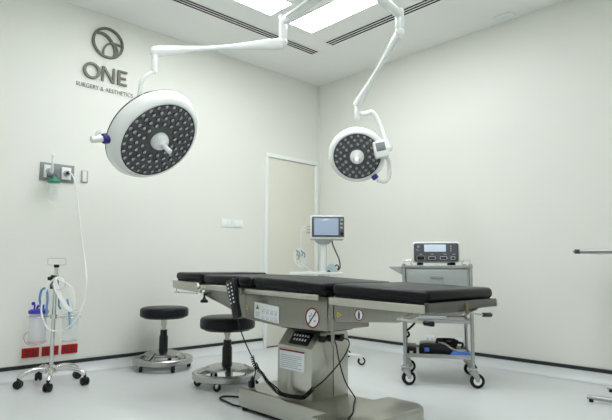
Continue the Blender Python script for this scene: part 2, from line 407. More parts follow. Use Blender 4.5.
def lamp_frame(c, n, u):
    n = V(n).normalized(); u = V(u); u = (u-n*u.dot(n)).normalized(); v = n.cross(u)
    return Matrix(((u.x, v.x, n.x, c[0]), (u.y, v.y, n.y, c[1]), (u.z, v.z, n.z, c[2]), (0, 0, 0, 1)))
LENS = {}
def lamp_head(t, F, R, rings, lens_r, rf, dep, hd):
    hb = B().lathe([(0, -.055), (R*.5, -.052), (R*.86, -.035), (R*.985, -.012), (R*.985, -.004)], n=72, mtx=F, cap=False)
    hb.lathe([(R*.99, .004), (R, .007), (R*.995, .014), (R*.95, dep*.52), (rf+.016, dep*.97), (rf+.004, dep), (rf, dep-.004)], n=72, mtx=F, cap=False)
    h = hb.out('lamp_head', 'white', t, ang=60)
    B().lathe([(R*.98, -.008), (R*.999, -.005), (R*.999, .003), (R*.98, .006)], n=72, mtx=F, cap=False).out('seam_ring', 'ledk', h)
    B().lathe([(0, dep-.012), (rf, dep-.006), (rf, dep-.009)], n=72, mtx=F, cap=False).out('lens_plate', 'lens', h)
    B().lathe([(rf+.004, dep-.006), (rf-.001, dep+.001), (rf-.008, dep-.004)], n=72, mtx=F, cap=False).out('bezel', 'ledk', h)
    k = 0
    for fr, cnt, ph in rings:
        for i in range(cnt):
            a = 2*PI*(i+ph)/cnt; p = F @ V((rf*fr*math.cos(a), rf*fr*math.sin(a), dep-.008+.001))
            if 'm' not in LENS.get(lens_r, {}):
                b = B().lathe([(lens_r, -.002), (lens_r, .004), (lens_r*.86, .006), (lens_r*.8, .003)], n=12, cap=False)
                cup = b.out('led_lens', 'ledk')
                b = B().lathe([(lens_r*.80, .003), (lens_r*.45, .007), (0, .009)], n=12, cap=False)
                me2 = b.out('tmpo', 'led'); 
                bmx = bmesh.new(); bmx.from_mesh(cup.data); n0 = len(bmx.faces); bmx.from_mesh(me2.data)
                bmx.faces.ensure_lookup_table()
                for f in bmx.faces[n0:]: f.material_index = 1
                bmx.to_mesh(cup.data); bmx.free(); cup.data.materials.append(M['led'])
                bpy.data.objects.remove(me2); LENS[lens_r] = {'m': cup.data}; bpy.data.objects.remove(cup)
            o = bpy.data.objects.new('led_lens', LENS[lens_r]['m']); COL.objects.link(o); o.parent = h
            mw = F.to_3x3().to_4x4(); mw.translation = p-WO[t.name]; o.matrix_basis = mw
    g = B().lathe([(hd, dep-.008), (hd, dep+.012), (hd*.86, dep+.030), (hd*.45, dep+.042), (.022, dep+.05), (0, dep+.05)], n=32, mtx=F).out('handle_boss', 'white', h)
    B().lathe([(.020, dep+.045), (.020, dep+.07), (.0165, dep+.10), (.018, dep+.135), (.012, dep+.142), (0, dep+.142)], n=24, mtx=F).out('sterile_handle', 'white', h)
    return h

# --- larger lamp on the left
J1 = V((-1.904, -1.555, 2.60)); K1 = V((-2.602, -.985, 2.36))
t = thing('surgical_light', 'larger surgical lamp on the left, hanging from the near-horizontal white arm', 'surgical light', (MX, MY, 2.6), 'ceiling surgical lights')
d = (V((MX, MY, 2.6))-J1).normalized()
eb_ = B().tube([V((MX, MY, 2.6))-d*.05, J1+d*.0], .031, n=20).out('extension_arm', 'white', t)
sd = d.cross(V((0, 0, 1))).normalized()
B().tube([V((MX, MY, 2.59))-d*.05+sd*.045, J1+sd*.040+d*.10-V((0, 0, .01))], .008, n=8).out('cable_duct', 'white', eb_)
kb = B().cyl(J1+V((0, 0, .045)), J1+V((0, 0, -.13)), .030, n=24, bev=.006).cyl(J1+V((0, 0, -.128)), J1+V((0, 0, -.136)), .027).ball(J1+V((0, 0, -.155)), .034, (1, 1, 1))
kb.out('joint', 'white', t)
A0 = J1+V((0, 0, -.165)); A1 = K1+V((0, 0, -.015))
def armr(f, a=.040, b=.0165):
    if f < .10: return a
    if f < .42: return a+(b-a)*((f-.10)/.32)
    if f < .62: return b
    if f < .94: return b+(a*.95-b)*((f-.62)/.32)
    return a*.95
B().tube([A0.lerp(A1, k/30) for k in range(31)], armr, n=20, flat=.72).out('spring_arm', 'white', t)
B().ball(K1+V((0, 0, -.015)), .036).cyl(K1+V((0, 0, -.02)), K1+V((0, 0, -.165)), .022, n=20, bev=.003).cyl(K1+V((0, 0, -.163)), K1+V((0, 0, -.172)), .017).out('elbow_joint', 'white', t)
LC = V((-2.596, -.990, 1.745)); LN = (.187, -.749, -.636); LU = V((-.727, .687, .46))
F1 = lamp_frame(LC, LN, LU); R1 = .345
lamp_head(t, F1, R1, [(.93, 28, 0), (.775, 24, .5), (.615, 19, 0), (.45, 13, .5)], 0.0175, .279, .086, .064)
piv = F1 @ V((R1+.012, 0, .0))
B().lathe([(.026, -.02), (.034, -.012), (.034, .030), (.026, .038), (0, .038)], n=24, mtx=Matrix.Translation(F1 @ V((R1-.01, 0, .005))) @ F1.to_3x3().to_4x4() @ Matrix.Rotation(PI/2, 4, 'Y')).out('pivot_knob', 'blue', t)
yk = [K1+V((0, 0, -.155)), V((-2.674, -.950, 2.125)), V((-2.655, -.845, 1.99)), V((-2.69, -.68, 1.83)), V((-2.76, -.72, 1.70)), V((-2.842, -.772, 1.70)), V((-2.896, -.785, 1.712)), V((-2.902, -.79, 1.738)), V((-2.885, -.80, 1.752))]
B().tube(yk, .0135, n=14, smooth=8).out('yoke', 'white', t)
B().cyl(F1 @ V((R1+.025, 0, .004)), F1 @ V((R1+.10, 0, .004)), .022, n=18, bev=.003).out('pivot_stub', 'white', t)

# --- smaller lamp on the right
J2 = V((-1.386, -2.205, 2.60)); K2 = V((-.986, -1.459, 2.215))
t = thing('surgical_light', 'smaller surgical lamp on the right, hanging from the steeply sloping white arm', 'surgical light', (MX, MY, 2.61), 'ceiling surgical lights')
d = (V((MX, MY, 2.6))-J2).normalized()
B().tube([V((MX, MY, 2.6))-d*.05, J2], .031, n=20).out('extension_arm', 'white', t)
B().cyl(J2+V((0, 0, .040)), J2+V((0, 0, -.10)), .031, n=24, bev=.006).cyl(J2+V((0, 0, -.099)), J2+V((0, 0, -.106)), .027).ball(J2+V((0, 0, -.130)), .034).out('joint', 'white', t)
A0 = J2+V((0, 0, -.135)); A1 = K2+V((0, 0, .0))
B().tube([A0.lerp(A1, k/30) for k in range(31)], lambda f: armr(f, .040, .022), n=20, flat=.72).out('spring_arm', 'white', t)
B().ball(K2, .033).cyl(K2, K2+V((0, 0, -.125)), .024, n=20, bev=.003).cyl(K2+V((0, 0, -.122)), K2+V((0, 0, -.132)), .019).out('elbow_joint', 'white', t)
Rc = V((.727, -.687, 0.))
RC = V((-.955, -1.430, 1.785)); RN = (-.665, -.56, -.50)
F2 = lamp_frame(RC, RN, Rc); R2 = .243
lamp_head(t, F2, R2, [(.90, 20, 0), (.72, 16, .5), (.54, 12, 0)], .0165, .196, .060, .060)
def R(a, z, fwd=0.): return RC + Rc*a + V((0, 0, z)) + V((-.687, -.727, 0))*fwd
B().tube([K2+V((0, 0, -.085)), R(.07, .355, .0), R(.13, .37, .0), R(.185, .30, -.01), R(.235, .16, -.01), R(.265, .06, 0.)], .0205, n=14, smooth=8).out('yoke', 'white', t)
bx = B().box((-.060, -.035, -.075), (.055, .035, .065), .012, 3, mtx=Matrix.Translation(R(.185, .025, .11)) @ Matrix.Rotation(math.radians(-43.4), 4, 'Z') @ Matrix.Rotation(math.radians(-12), 4, 'Y')).out('control_box', 'white', t)
B().box((-.042, -.039, -.022), (.035, -.034, .048), .002, mtx=Matrix.Translation(R(.185, .025, .11)) @ Matrix.Rotation(math.radians(-43.4), 4, 'Z') @ Matrix.Rotation(math.radians(-12), 4, 'Y')).out('keypad_screen', 'gasp', bx)
B().cyl(R(.225, .035, .07), R(.285, .06, -.02), .024, n=18, bev=.004).out('gimbal_hub', 'white', t)
B().tube([R(.225, -.03, .09), R(.255, -.06, .06), R(.268, -.12, .03), R(.262, -.20, .02), R(.225, -.235, .02), R(.165, -.225, .03)], .0165, n=12, smooth=8).out('inner_gimbal', 'white', t)
B().lathe([(.022, -.012), (.028, -.006), (.028, .022), (.020, .030), (0, .030)], n=20, mtx=Matrix.Translation(R(.140, -.190, .03)) @ Matrix.Rotation(math.radians(-43.4), 4, 'Z') @ Matrix.Rotation(math.radians(145), 4, 'Y')).out('pivot_knob', 'blue', t)

# ------------------------------------------------------------------ operating table (world axes: long side along y)
XN, XF = -2.42, -1.86          # near and far side of the cushions
t = T = thing('operating_table', 'black cushioned operating table with a brushed steel body and pedestal base', 'operating table', (-2.15, -2.2, 0))
def cushion(y0, y1, z0t, z1t, th, name='cushion', xn=XN, xf=XF, rb=.02):
    b = B()
    prof = [(y0, z0t-th), (y0, z0t), (y1, z1t), (y1, z1t-th)]
    b.prism(prof, xn, xf, 'x', rb, 4)
    c = b.out(name, 'vinyl', T, ang=60)
    s = B()
    s.box((xn+.012, min(y0, y1)+.012, 0), (xf-.012, max(y0, y1)-.012, .014))
    for v in s.bm.verts: v.co.z += (z0t+(z1t-z0t)*(v.co.y-y0)/(y1-y0))-th-.012
    s.out('cushion_board', 'black', c)
    return c
cushion(-1.045, -1.365, .797, .795, .050, 'head_cushion')
cushion(-1.385, -1.745, .784, .781, .050, 'back_cushion')
cushion(-1.765, -1.890, .781, .778, .052, 'back_cushion')
cushion(-1.915, -2.480, .781, .757, .052, 'seat_cushion')
cushion(-2.535, -3.078, .758, .743, .052, 'leg_cushion', rb=.022)
# body
sh = B().prism([(-1.80, .700), (-2.470, .690), (-2.470, .520), (-2.105, .514), (-1.80, .535)], -2.385, -2.060, 'x', .006)
sh.box((-2.062, -2.462, .612), (-1.895, -1.81, .688), .004)
sh.out('seat_housing', 'steel', T)
ab = B()
for x0, x1 in ((-2.385, -2.365), (-1.915, -1.895)):
    ab.prism([(-1.355, .715), (-1.80, .702), (-1.80, .540), (-1.755, .552), (-1.545, .606), (-1.362, .648)], x0, x1, 'x', .004)
ab.box((-2.37, -1.78, .690), (-1.91, -1.37, .705))
ab.out('back_frame', 'steel', T)
hb = B().prism([(-1.045, .742), (-1.36, .732), (-1.40, .668), (-1.055, .692)], -2.445, -2.425, 'x', .004)
hb.prism([(-1.045, .742), (-1.36, .732), (-1.40, .668), (-1.055, .692)], -1.855, -1.835, 'x', .004)
hb.box((-2.43, -1.34, .715), (-1.85, -1.05, .735))
hf = hb.out('head_frame', 'steelb', T)
B().tube([(-2.44, -1.10, .690), (-2.44, -1.10, .664), (-2.44, -1.36, .664)], .004, n=8).cyl((-2.44, -1.075, .663), (-2.44, -1.13, .663), .006).out('latch_rod', 'chrome', hf)
B().cyl((-2.43, -1.372, .703), (-2.456, -1.372, .703), .016, n=20, bev=.003).cyl((-2.43, -1.42, .700), (-2.452, -1.42, .700), .013, n=18, bev=.003).out('hinge_bolt', 'steell', hf)
# rails both sides
def rail(y0, z0, y1, z1, h, xs, name='side_rail'):
    b = B()
    lo, hi = (xs, xs+.010)
    b.prism([(y0, z0), (y1, z1), (y1, z1-h), (y0, z0-h)], lo, hi, 'x', .003)
    for f in (.14, .86):
        y = y0+(y1-y0)*f; z = z0+(z1-z0)*f-h/2
        b.cyl((min(xs, xs+.01)-.002 if xs < -2.1 else xs+.012, y, z), (-2.38 if xs < -2.1 else -1.90, y, z), .008)
    return b.out(name, 'steell', T)
for xs in (-2.452, -1.838):
    rail(-1.425, .722, -1.84, .712, .028, xs)
    rail(-1.875, .712, -2.470, .701, .026, xs)
    rail(-2.545, .694, -3.080, .685, .034, xs)
# dark joints and leg section
lg = B()
for x0, x1 in ((-2.395, -2.370), (-1.910, -1.885)):
    lg.prism([(-2.525, .700), (-3.07, .690), (-3.00, .630), (-2.90, .598), (-2.54, .575), (-2.525, .60)], x0, x1, 'x', .004)
lg.box((-2.38, -3.06, .680), (-1.90, -2.53, .694))
lf = lg.out('leg_frame', 'steel', T)
B().box((-2.425, -3.092, .655), (-1.862, -3.062, .692), .003).prism([(-1.88, .66), (-2.00, .66), (-2.10, .636), (-2.14, .644), (-2.38, .648), (-2.42, .66)], -3.085, -3.067, 'y', .002).out('end_bar', 'steelsh', lf)
B().cyl((-2.150, -3.095, .672), (-2.150, -3.104, .672), .008).cyl((-2.150, -3.095, .640), (-2.150, -3.104, .640), .008).box((-2.155, -3.102, .632), (-2.145, -3.096, .682)).out('hinge', 'brass', lf)
for pts in ([(-2.13, -3.10, .640), (-2.08, -3.11, .632), (-2.045, -3.115, .627)], [(-2.56, -3.03, .634), (-2.49, -3.08, .622), (-2.475, -3.09, .619)]):
    lv = B().tube(pts, .0045, n=8).out('lever', 'steell', lf)
    e = V(pts[-1]); q = V(pts[-1])-V(pts[-2]); q.z = -.008; q.normalize()
    q = V((.98, -.12, -.06)) if pts[0][0] > -2.3 else V((.30, -.60, -.06))
    B().tube([e, e+q*.006, e+q*.060, e+q*.068], [.005, .010, .011, .007], n=12).out('grip', 'blackg', lv)
B().tube([(-2.56, -3.03, .634), (-2.40, -2.98, .640)], .0045, n=8).out('lever', 'steell', lf)
# gap bracket beside the seat housing
B().box((-2.39, -2.525, .60), (-2.30, -2.485, .690), .004).box((-2.37, -2.50, .60), (-1.92, -2.47, .67), .003).out('joint_bracket', 'steel', T)
B().box((-2.378, -2.490, .585), (-2.35, -2.468, .635), .003).out('joint_block', 'steell', T)
B().box((-2.398, -2.522, .570), (-2.372, -2.496, .66), .004).cyl((-2.386, -2.509, .575), (-2.386, -2.509, .452), .0085, n=14).cyl((-2.386, -2.509, .535), (-2.386, -2.509, .575), .013, n=14).out('lift_rod', 'steel', T)
# clamp knob under the back section
kn = B().cyl((-2.40, -1.382, .625), (-2.40, -1.382, .672), .006).lathe([(0, 0), (.024, .0), (.026, .008), (.020, .018), (.010, .024), (.008, .034), (0, .034)], (-2.40, -1.382, .606), 20)
kn.out('clamp_knob', 'blackg', T)
B().cyl((-2.386, -1.382, .660), (-2.398, -1.382, .660), .009).out('bolt', 'ink', T)
# neck, column, base
B().box((-2.30, -2.36, .497), (-2.07, -2.02, .524), .004).box((-2.23, -2.265, .488), (-2.08, -2.01, .508), .004).out('neck_bellows', 'black', T)
cb = B().prism([(-2.300, .128), (-2.300, .400), (-2.225, .490), (-2.035, .500), (-2.010, .470), (-2.010, .128)], -2.272, -1.995, 'y', .006)
co = cb.out('column', 'steelb', T)
B().box((-2.135, -2.2745, .14), (-2.132, -2.2715, .46)).out('seam', 'ink', co)
# keypad on the slope
sl = V((-2.225, 0, .490))-V((-2.300, 0, .400)); sl.normalize(); sn = V((-sl.z, 0, sl.x))
KM = Matrix(((0, sl.x, sn.x, -2.2625), (-1, 0, 0, -2.150), (0, sl.z, sn.z, .445), (0, 0, 0, 1)))
kp = B().box((-.075, -.042, 0), (.080, .038, .004), .002, mtx=KM).out('keypad', 'blackg', co)
for r in range(2):
    for k in range(6 if r else 5):
        B().box((-.062+k*.022+(0 if r else .014), -.018+r*.026, .0035), (-.050+k*.022+(0 if r else .014), -.004+r*.026, .006), .001, mtx=KM).out('button', 'paper', kp)
sb = B().box((-2.3035, -2.222, .276), (-2.3005, -2.018, .384), .0005).out('rating_label', 'paper', co)
b = B()
for k in range(7):
    b.box((-2.3045, -2.20+.03*(k % 3 == 2), .350-k*.0105), (-2.3034, -2.03, .3525-k*.0105))
b.out('print_lines', 'inkg', sb)
B().box((-2.3046, -2.222, .374), (-2.3034, -2.018, .3835)).out('red_stripe', 'redp', sb)
# connectors on the end face
for x in (-2.235, -2.175): B().cyl((x, -2.272, .452), (x, -2.300, .452), .018, n=16, bev=.003).out('connector_plug', 'blackg', co)
cn = B()
cn.cyl((-2.118, -2.272, .450), (-2.118, -2.325, .450), .017, n=16, bev=.003).box((-2.150, -2.29, .436), (-2.06, -2.272, .466), .003)
cn.out('connector_plug', 'blackg', co)
bs = B().prism([(-2.37, -1.722), (-2.006, -1.722), (-2.006, -2.450), (-1.885, -2.450), (-1.885, -2.660), (-1.925, -2.715), (-2.445, -2.715), (-2.485, -2.660), (-2.485, -2.450), (-2.37, -2.450)], .022, .132, 'z', .014, 2)
bo = bs.out('pedestal_base', 'steelb', T)
fb = B()
for x, y in ((-2.33, -1.76), (-2.05, -1.76), (-2.44, -2.67), (-1.93, -2.67)): fb.cyl((x, y, .001), (x, y, .03), .028)
fb.prism([(-2.352, -1.74), (-2.024, -1.74), (-2.024, -2.69), (-2.352, -2.69)], .008, .03, 'z')
fb.out('levelling_foot', 'black', bo)
# stickers on the housing (x = -2.385 face)
xs = -2.3855
lab = B().prism([(-1.890, .636), (-2.105, .620), (-2.105, .530), (-1.890, .548)], xs-.002, xs, 'x').out('instruction_label', 'paper', T)
B().prism([(-1.905, .598), (-1.935, .596), (-1.920, .624)], xs-.0032, xs-.0018, 'x').out('warning_triangle', 'brass', lab)
pr = B()
for k in range(4):
    y = -1.955-k*.036
    for z in (.598, .560):
        zz = z-(k*.0025)
        pr.box((xs-.0030, y-.026, zz), (xs-.0018, y, zz+.0018)).box((xs-.0030, y-.026, zz-.022), (xs-.0018, y, zz-.0202))
        pr.box((xs-.0030, y-.026, zz-.022), (xs-.0018, y-.0245, zz)).box((xs-.0030, y-.018, zz-.014), (xs-.0018, y-.008, zz-.008))
for z in (.578, .568, .558): pr.box((xs-.0030, -1.940, z), (xs-.0018, -1.902, z+.003))
pr.out('diagram', 'inkg', lab)
RX = Matrix.Rotation(-PI/2, 4, 'Y')
def sign(c, r, parts):
    y, z = c; Tm = Matrix.Translation((xs, y, z)) @ RX
    s = B().lathe([(0, 0), (r, 0), (r, .0015), (0, .0015)], n=36, mtx=Tm).out('prohibition_sign', 'paper', T)
    B().lathe([(r, .001), (r, .0026), (r*.84, .0026), (r*.84, .001)], n=36, mtx=Tm, cap=False).out('red_ring', 'redp', s)
    return s, Tm
s, Tm = sign((-2.368, .580), .052, 0)
B().box((-.0034, -.044, .0016), (.0034, .045, .0032), mtx=Tm @ Matrix.Rotation(math.radians(50), 4, 'Z')).out('diagonal_bar', 'ink', s)
fg = B()
for (y, z, w, h) in ((-2.352, .590, .018, .006), (-2.350, .575, .006, .022), (-2.385, .565, .012, .010), (-2.360, .600, .008, .008), (-2.390, .592, .010, .005)):
    fg.box((xs-.0022, y-w/2, z-h/2), (xs-.0014, y+w/2, z+h/2))
fg.out('pictogram', 'inkg', s)
b = B()
xs2 = -2.3955
ly, lz = -2.688, .6175
xs_keep = xs; xs = xs2
s, Tm = sign((ly, lz), .0265, 0)
xs = xs_keep
b.ball((xs2-.002, ly, lz+.012), .0045, (.3, 1, 1), 10).box((xs2-.0030, ly-.006, lz-.006), (xs2-.0014, ly+.005, lz+.008), .0006).box((xs2-.0030, ly-.005, lz-.018), (xs2-.0014, ly-.001, lz-.004)).box((xs2-.0030, ly+.001, lz-.018), (xs2-.0014, ly+.005, lz-.004))
b.out('pictogram', 'ink', s)
for y, z, x in ((-2.565, .610, xs2), (-1.815, .600, -2.3855)):
    ws = B().prism([(y-.014, z), (y+.014, z+.013), (y+.014, z-.013)] if x == xs2 else [(y-.014, z-.01), (y+.014, z-.01), (y, z+.015)], x-.0018, x, 'x').out('warning_sticker', 'yellow', T)
    B().box((x-.0028, y+.001, z-.004), (x-.0016, y+.006, z+.004)).out('mark', 'ink', ws)

# hand control hanging on the rail
t = thing('hand_control', 'black corded hand control with white buttons hung on the table rail', 'hand control', (-2.475, -1.80, .75))
e0, e1 = V((-2.475, -1.775, .760)), V((-2.475, -1.848, .545))
ax = (e1-e0).normalized(); ay = V((0, ax.z, -ax.y)); 
HM = Matrix(((0, 1, 0, 0), (0, 0, 0, 0), (0, 0, 0, 0), (0, 0, 0, 1)))
wv = V((0, -ax.z, ax.y)).normalized(); wv = wv if wv.y < 0 else -wv
nv = V((-1, 0, 0)); C0 = (e0+e1)/2; Lh = (e1-e0).length
HM = Matrix(((wv.x, ax.x, nv.x, C0.x), (wv.y, ax.y, nv.y, C0.y), (wv.z, ax.z, nv.z, C0.z), (0, 0, 0, 1)))
hbd = B().prism([(-.036, -Lh/2), (.036, -Lh/2), (.039, -Lh/2+.07), (.028, 0.03), (.030, Lh/2-.01), (.018, Lh/2), (-.018, Lh/2), (-.030, Lh/2-.01), (-.028, .03), (-.039, -Lh/2+.07)], -.016, .014, 'z', .006, 2, mtx=HM).out('handset', 'blackg', t)
for r in range(6):
    for c in (-.018, .012):
        B().box((c-.003, -Lh/2+.020+r*.022, .0135), (c+.007, -Lh/2+.029+r*.022, .0165), .001, mtx=HM).out('button', 'paper', hbd)
B().box((-.010, -Lh/2+.006, -.016), (.010, -Lh/2+.06, -.030), .002, mtx=HM).box((-.010, -Lh/2+.006, -.03), (.010, -Lh/2+.012, .0), .001, mtx=HM).out('rail_hook', 'blackg', t)
c0 = HM @ V((0, Lh/2-.002, 0))
B().tube([c0, V((-2.474, -1.90, .45)), V((-2.46, -1.945, .37)), V((-2.45, -1.955, .345))], .0035, n=8, smooth=6).out('straight_cord', 'black', t)
B().coil([(-2.45, -1.955, .345), (-2.435, -1.965, .29), (-2.40, -1.992, .245), (-2.385, -2.02, .205), (-2.355, -2.06, .160), (-2.345, -2.12, .150), (-2.33, -2.19, .150), (-2.34, -2.26, .165), (-2.335, -2.32, .215)], .0085, 46, .0034).out('coiled_cord', 'black', t)
B().tube([(-2.335, -2.32, .215), (-2.262, -2.33, .250), (-2.143, -2.335, .330), (-2.09, -2.345, .40), (-2.085, -2.34, .440), (-2.118, -2.328, .450)], .0035, n=8, smooth=8).out('straight_cord', 'black', t)
single(B().tube([(-2.175, -2.302, .452), (-2.175, -2.33, .43), (-2.15, -2.33, .34), (-2.10, -2.33, .22), (-2.07, -2.37, .142), (-2.10, -2.40, .138), (-2.19, -2.47, .137), (-2.30, -2.56, .137), (-2.40, -2.62, .137), (-2.44, -2.68, .137)], .0035, n=8, smooth=8),
       'control_cable', 'black', 'thin black cable looping from the column socket onto the pedestal base', 'cable', (-2.175, -2.302, .452))
t = thing('power_cable', 'black power cable with plug at the far left end of the pedestal base', 'cable', (-2.30, -1.80, .135))
B().box((-2.345, -1.815, .134), (-2.315, -1.785, .175), .005).cyl((-2.33, -1.80, .17), (-2.325, -1.81, .195), .012).out('plug', 'blackg', t)
B().tube([(-2.325, -1.81, .19), (-2.36, -1.87, .225), (-2.40, -1.93, .30), (-2.40, -1.96, .27), (-2.36, -1.98, .21), (-2.325, -2.02, .17), (-2.32, -2.06, .142)], .0035, n=8, smooth=8).out('cord', 'black', t)
single(B().tube([(-2.20, -1.74, .060), (-2.19, -1.70, .03), (-2.18, -1.55, .008), (-2.25, -1.435, .008), (-2.31, -1.45, .008), (-2.33, -1.56, .008), (-2.34, -1.66, .008), (-2.30, -1.71, .010), (-2.26, -1.718, .045)], .006, n=8, smooth=8),
       'floor_cable', 'black', 'black cable lying on the floor between the nearer stool and the table base', 'cable', (-2.20, -1.74, .008))

# ------------------------------------------------------------------ stools
def caster(b_h, b_w, c, r, w, ang, parent, hm='chrome', wm='black', hub=None, stem=.03):
    """caster at floor point c; returns holder part with wheel sub-part"""
    c = V(c); dx = V((math.cos(ang), math.sin(ang), 0)); sd = V((-dx.y, dx.x, 0))
    ctr = c+V((0, 0, r))+dx*(r*.5)
    b = B(); top = c+V((0, 0, 2*r+.012))
    b.cyl(top+V((0, 0, stem)), top-V((0, 0, .004)), r*.30, n=12)
    for s in (-1, 1):
        q = sd*s*(w/2+.004)
        b.tube([top+q*.9-dx*r*.35, top+q+dx*r*.2-V((0, 0, r*.25)), ctr+q+V((0, 0, r*.25)), ctr+q-V((0, 0, r*.1))], [r*.34, r*.46, r*.34, r*.22], n=8, flat=.35 if abs(q.x) < 99 else 1)
    b.box((-r*.5, -w/2-.006, -.004), (r*.6, w/2+.006, .004), .002, mtx=Matrix.Translation(top) @ Matrix.Rotation(ang, 4, 'Z'))
    o = b.out('caster', hm, parent)
    Wm = Matrix.Translation(ctr) @ V((0, 0, 1)).rotation_difference(sd).to_matrix().to_4x4()
    wh = B().lathe([(r*.55, -w/2), (r*.9, -w/2), (r, -w*.3), (r, w*.3), (r*.9, w/2), (r*.55, w/2)], n=28, mtx=Wm, cap=True).out('wheel', wm, o)
    return o
def hubcap(c, r, w, ang, parent, m):
    c = V(c); dx = V((math.cos(ang), math.sin(ang), 0)); sd = V((-dx.y, dx.x, 0)); ctr = c+V((0, 0, r))+dx*(r*.5)
    Wm = Matrix.Translation(ctr) @ V((0, 0, 1)).rotation_difference(sd).to_matrix().to_4x4()
    B().lathe([(0, -w/2-.003), (r*.35, -w/2-.003), (r*.66, -w/2+.001), (r*.66, w/2-.001), (r*.35, w/2+.003), (0, w/2+.003)], n=24, mtx=Wm).out('hub_cap', m, parent)

def stool(x, y, zs, ph, R, th, label):
    t = thing('stool', label, 'stool', (x, y, 0), 'round black stools on wheels')
    zr = .078
    b = B().lathe([(R-.060, zr-.024), (R-.010, zr-.030), (R, zr-.022), (R, zr+.010), (R-.008, zr+.018), (R-.050, zr+.018), (R-.060, zr+.010), (R-.060, zr-.024)], n=64, c=(x, y, 0), cap=False)
    for k in range(4):
        a = ph+k*PI/2; dv = V((math.cos(a), math.sin(a), 0)); c = V((x, y, 0))
        b.tube([c+dv*(R-.04)+V((0, 0, zr+.010)), c+dv*(R-.075)+V((0, 0, zr+.024)), c+dv*.12+V((0, 0, zr+.048))], [.016, .016, .018], n=10, smooth=5, flat=1.6)
    b.lathe([(.0, zr+.066), (.06, zr+.064), (.120, zr+.058), (.150, zr+.048), (.153, zr+.040), (.145, zr+.038), (.06, zr+.044), (.0, zr+.046)], n=48, c=(x, y, 0), cap=True)
    b.out('foot_ring', 'ringm', t)
    B().lathe([(0, zr+.06), (.036, zr+.06), (.038, zr+.075), (.036, .16), (.035, .26), (.028, .275), (.028, .315), (0, .315)], n=24, c=(x, y, 0)).out('gas_lift_cover', 'blackg', t)
    B().lathe([(0, .305), (.018, .305), (.018, .345), (.024, .35), (.025, zs-th+.004), (0, zs-th+.004)], n=24, c=(x, y, 0)).out('column', 'steell', t)
    sr = .196
    s = B().lathe([(0, zs-th), (sr-.02, zs-th), (sr-.004, zs-th+.008), (sr, zs-th+.022), (sr, zs-.022), (sr-.008, zs-.007), (sr-.03, zs), (sr*.5, zs+.005), (0, zs+.005)], n=64, c=(x, y, 0)).out('seat', 'vinyl', t, ang=70)
    B().lathe([(0, zs-th-.008), (sr-.035, zs-th-.008), (sr-.03, zs-th+.002), (0, zs-th+.002)], n=48, c=(x, y, 0)).out('seat_board', 'black', s)
    for k in range(5):
        a = ph+.3+k*2*PI/5
        caster(0, 0, (x+(R-.028)*math.cos(a), y+(R-.028)*math.sin(a), .001), .026, .022, a*1.7+k, t, stem=.012)
    return t
stool(-2.086, -.292, .500, .5, .240, .082, 'black padded round stool farther left, standing against the left wall')
stool(-2.040, -1.135, .480, 1.05, .243, .088, 'black padded round stool nearer the table, beside the hand control')

# ------------------------------------------------------------------ suction stand
px_, py_ = -2.962, -.304
lx_, ly_ = -2.945, -.32
LAT = V((.727, -.687, 0)); FWD = V((-.687, -.727, 0))
def S(a, z, f=0.): return V((px_, py_, z))+LAT*a+FWD*f
t = thing('suction_stand', 'chrome rolling stand with a five legged wheeled base beside the red outlets', 'rolling stand', (px_, py_, 0))
B().cyl((px_, py_, .10), (px_, py_, .838), .0135, n=20, bev=.002).out('pole', 'chrome', t)
B().lathe([(0, .085), (.040, .085), (.046, .10), (.042, .122), (.020, .140), (0, .140)], n=28, c=(px_, py_, 0)).out('hub', 'chrome', t)
for k in range(5):
    a = math.radians(27+72*k); dv = V((math.cos(a), math.sin(a), 0)); c = V((px_, py_, 0))
    c2 = V((lx_, ly_, 0))
    B().tube([c+dv*.03+V((0, 0, .108)), (c+c2)/2+dv*.10+V((0, 0, .118)), c2+dv*.17+V((0, 0, .105)), c2+dv*.205+V((0, 0, .088)), c2+dv*.222+V((0, 0, .070))], [.018, .017, .016, .017, .014], n=12, smooth=6).out('leg', 'chrome', t)
    o = B()
    cc = c2+dv*.222; sd = V((-dv.y, dv.x, 0)).lerp(dv, .35).normalized()
    for s in (-1, 1):
        q = Matrix.Translation(cc+V((0, 0, .029))+sd*s*.014) @ V((0, 0, 1)).rotation_difference(sd).to_matrix().to_4x4()
        o.lathe([(0, -.010), (.022, -.010), (.028, -.006), (.028, .006), (.022, .010), (0, .010)], n=24, mtx=q)
    o.ball(cc+V((0, 0, .036)), .026, (.9, .9, .95)).cyl(cc+V((0, 0, .05)), cc+V((0, 0, .072)), .010)
    o.out('caster', 'blackg', t)
pts = [S(-.005, .838), S(-.005, .842), S(-.06, .842), S(-.066, .850), S(-.066, .882), S(-.060, .890), S(.060, .890), S(.066, .882), S(.066, .850), S(.06, .842), S(.005, .842)]
B().tube(pts, .0028, n=8).out('hook_loop', 'chrome', t)
B().cyl(S(0, .825), S(0, .845), .018, n=16).out('pole_cap', 'black', t)
B().box((-.028, -.020, -.05), (.020, .022, .05), .008, 3, mtx=Matrix.Translation(S(-.008, .72, -.005)) @ Matrix.Rotation(math.radians(-43.4), 4, 'Z')).cyl(S(-.03, .745), S(-.055, .745), .013).out('clamp', 'blackg', t)
br = B().cyl(S(-.13, .474), S(.13, .474), .006)
for s in (-.112, .122):
    br.torus(S(s, .474), .066, .004, n=32)
br.cyl(S(0, .46), S(0, .49), .022).out('canister_bracket', 'chrome', t)
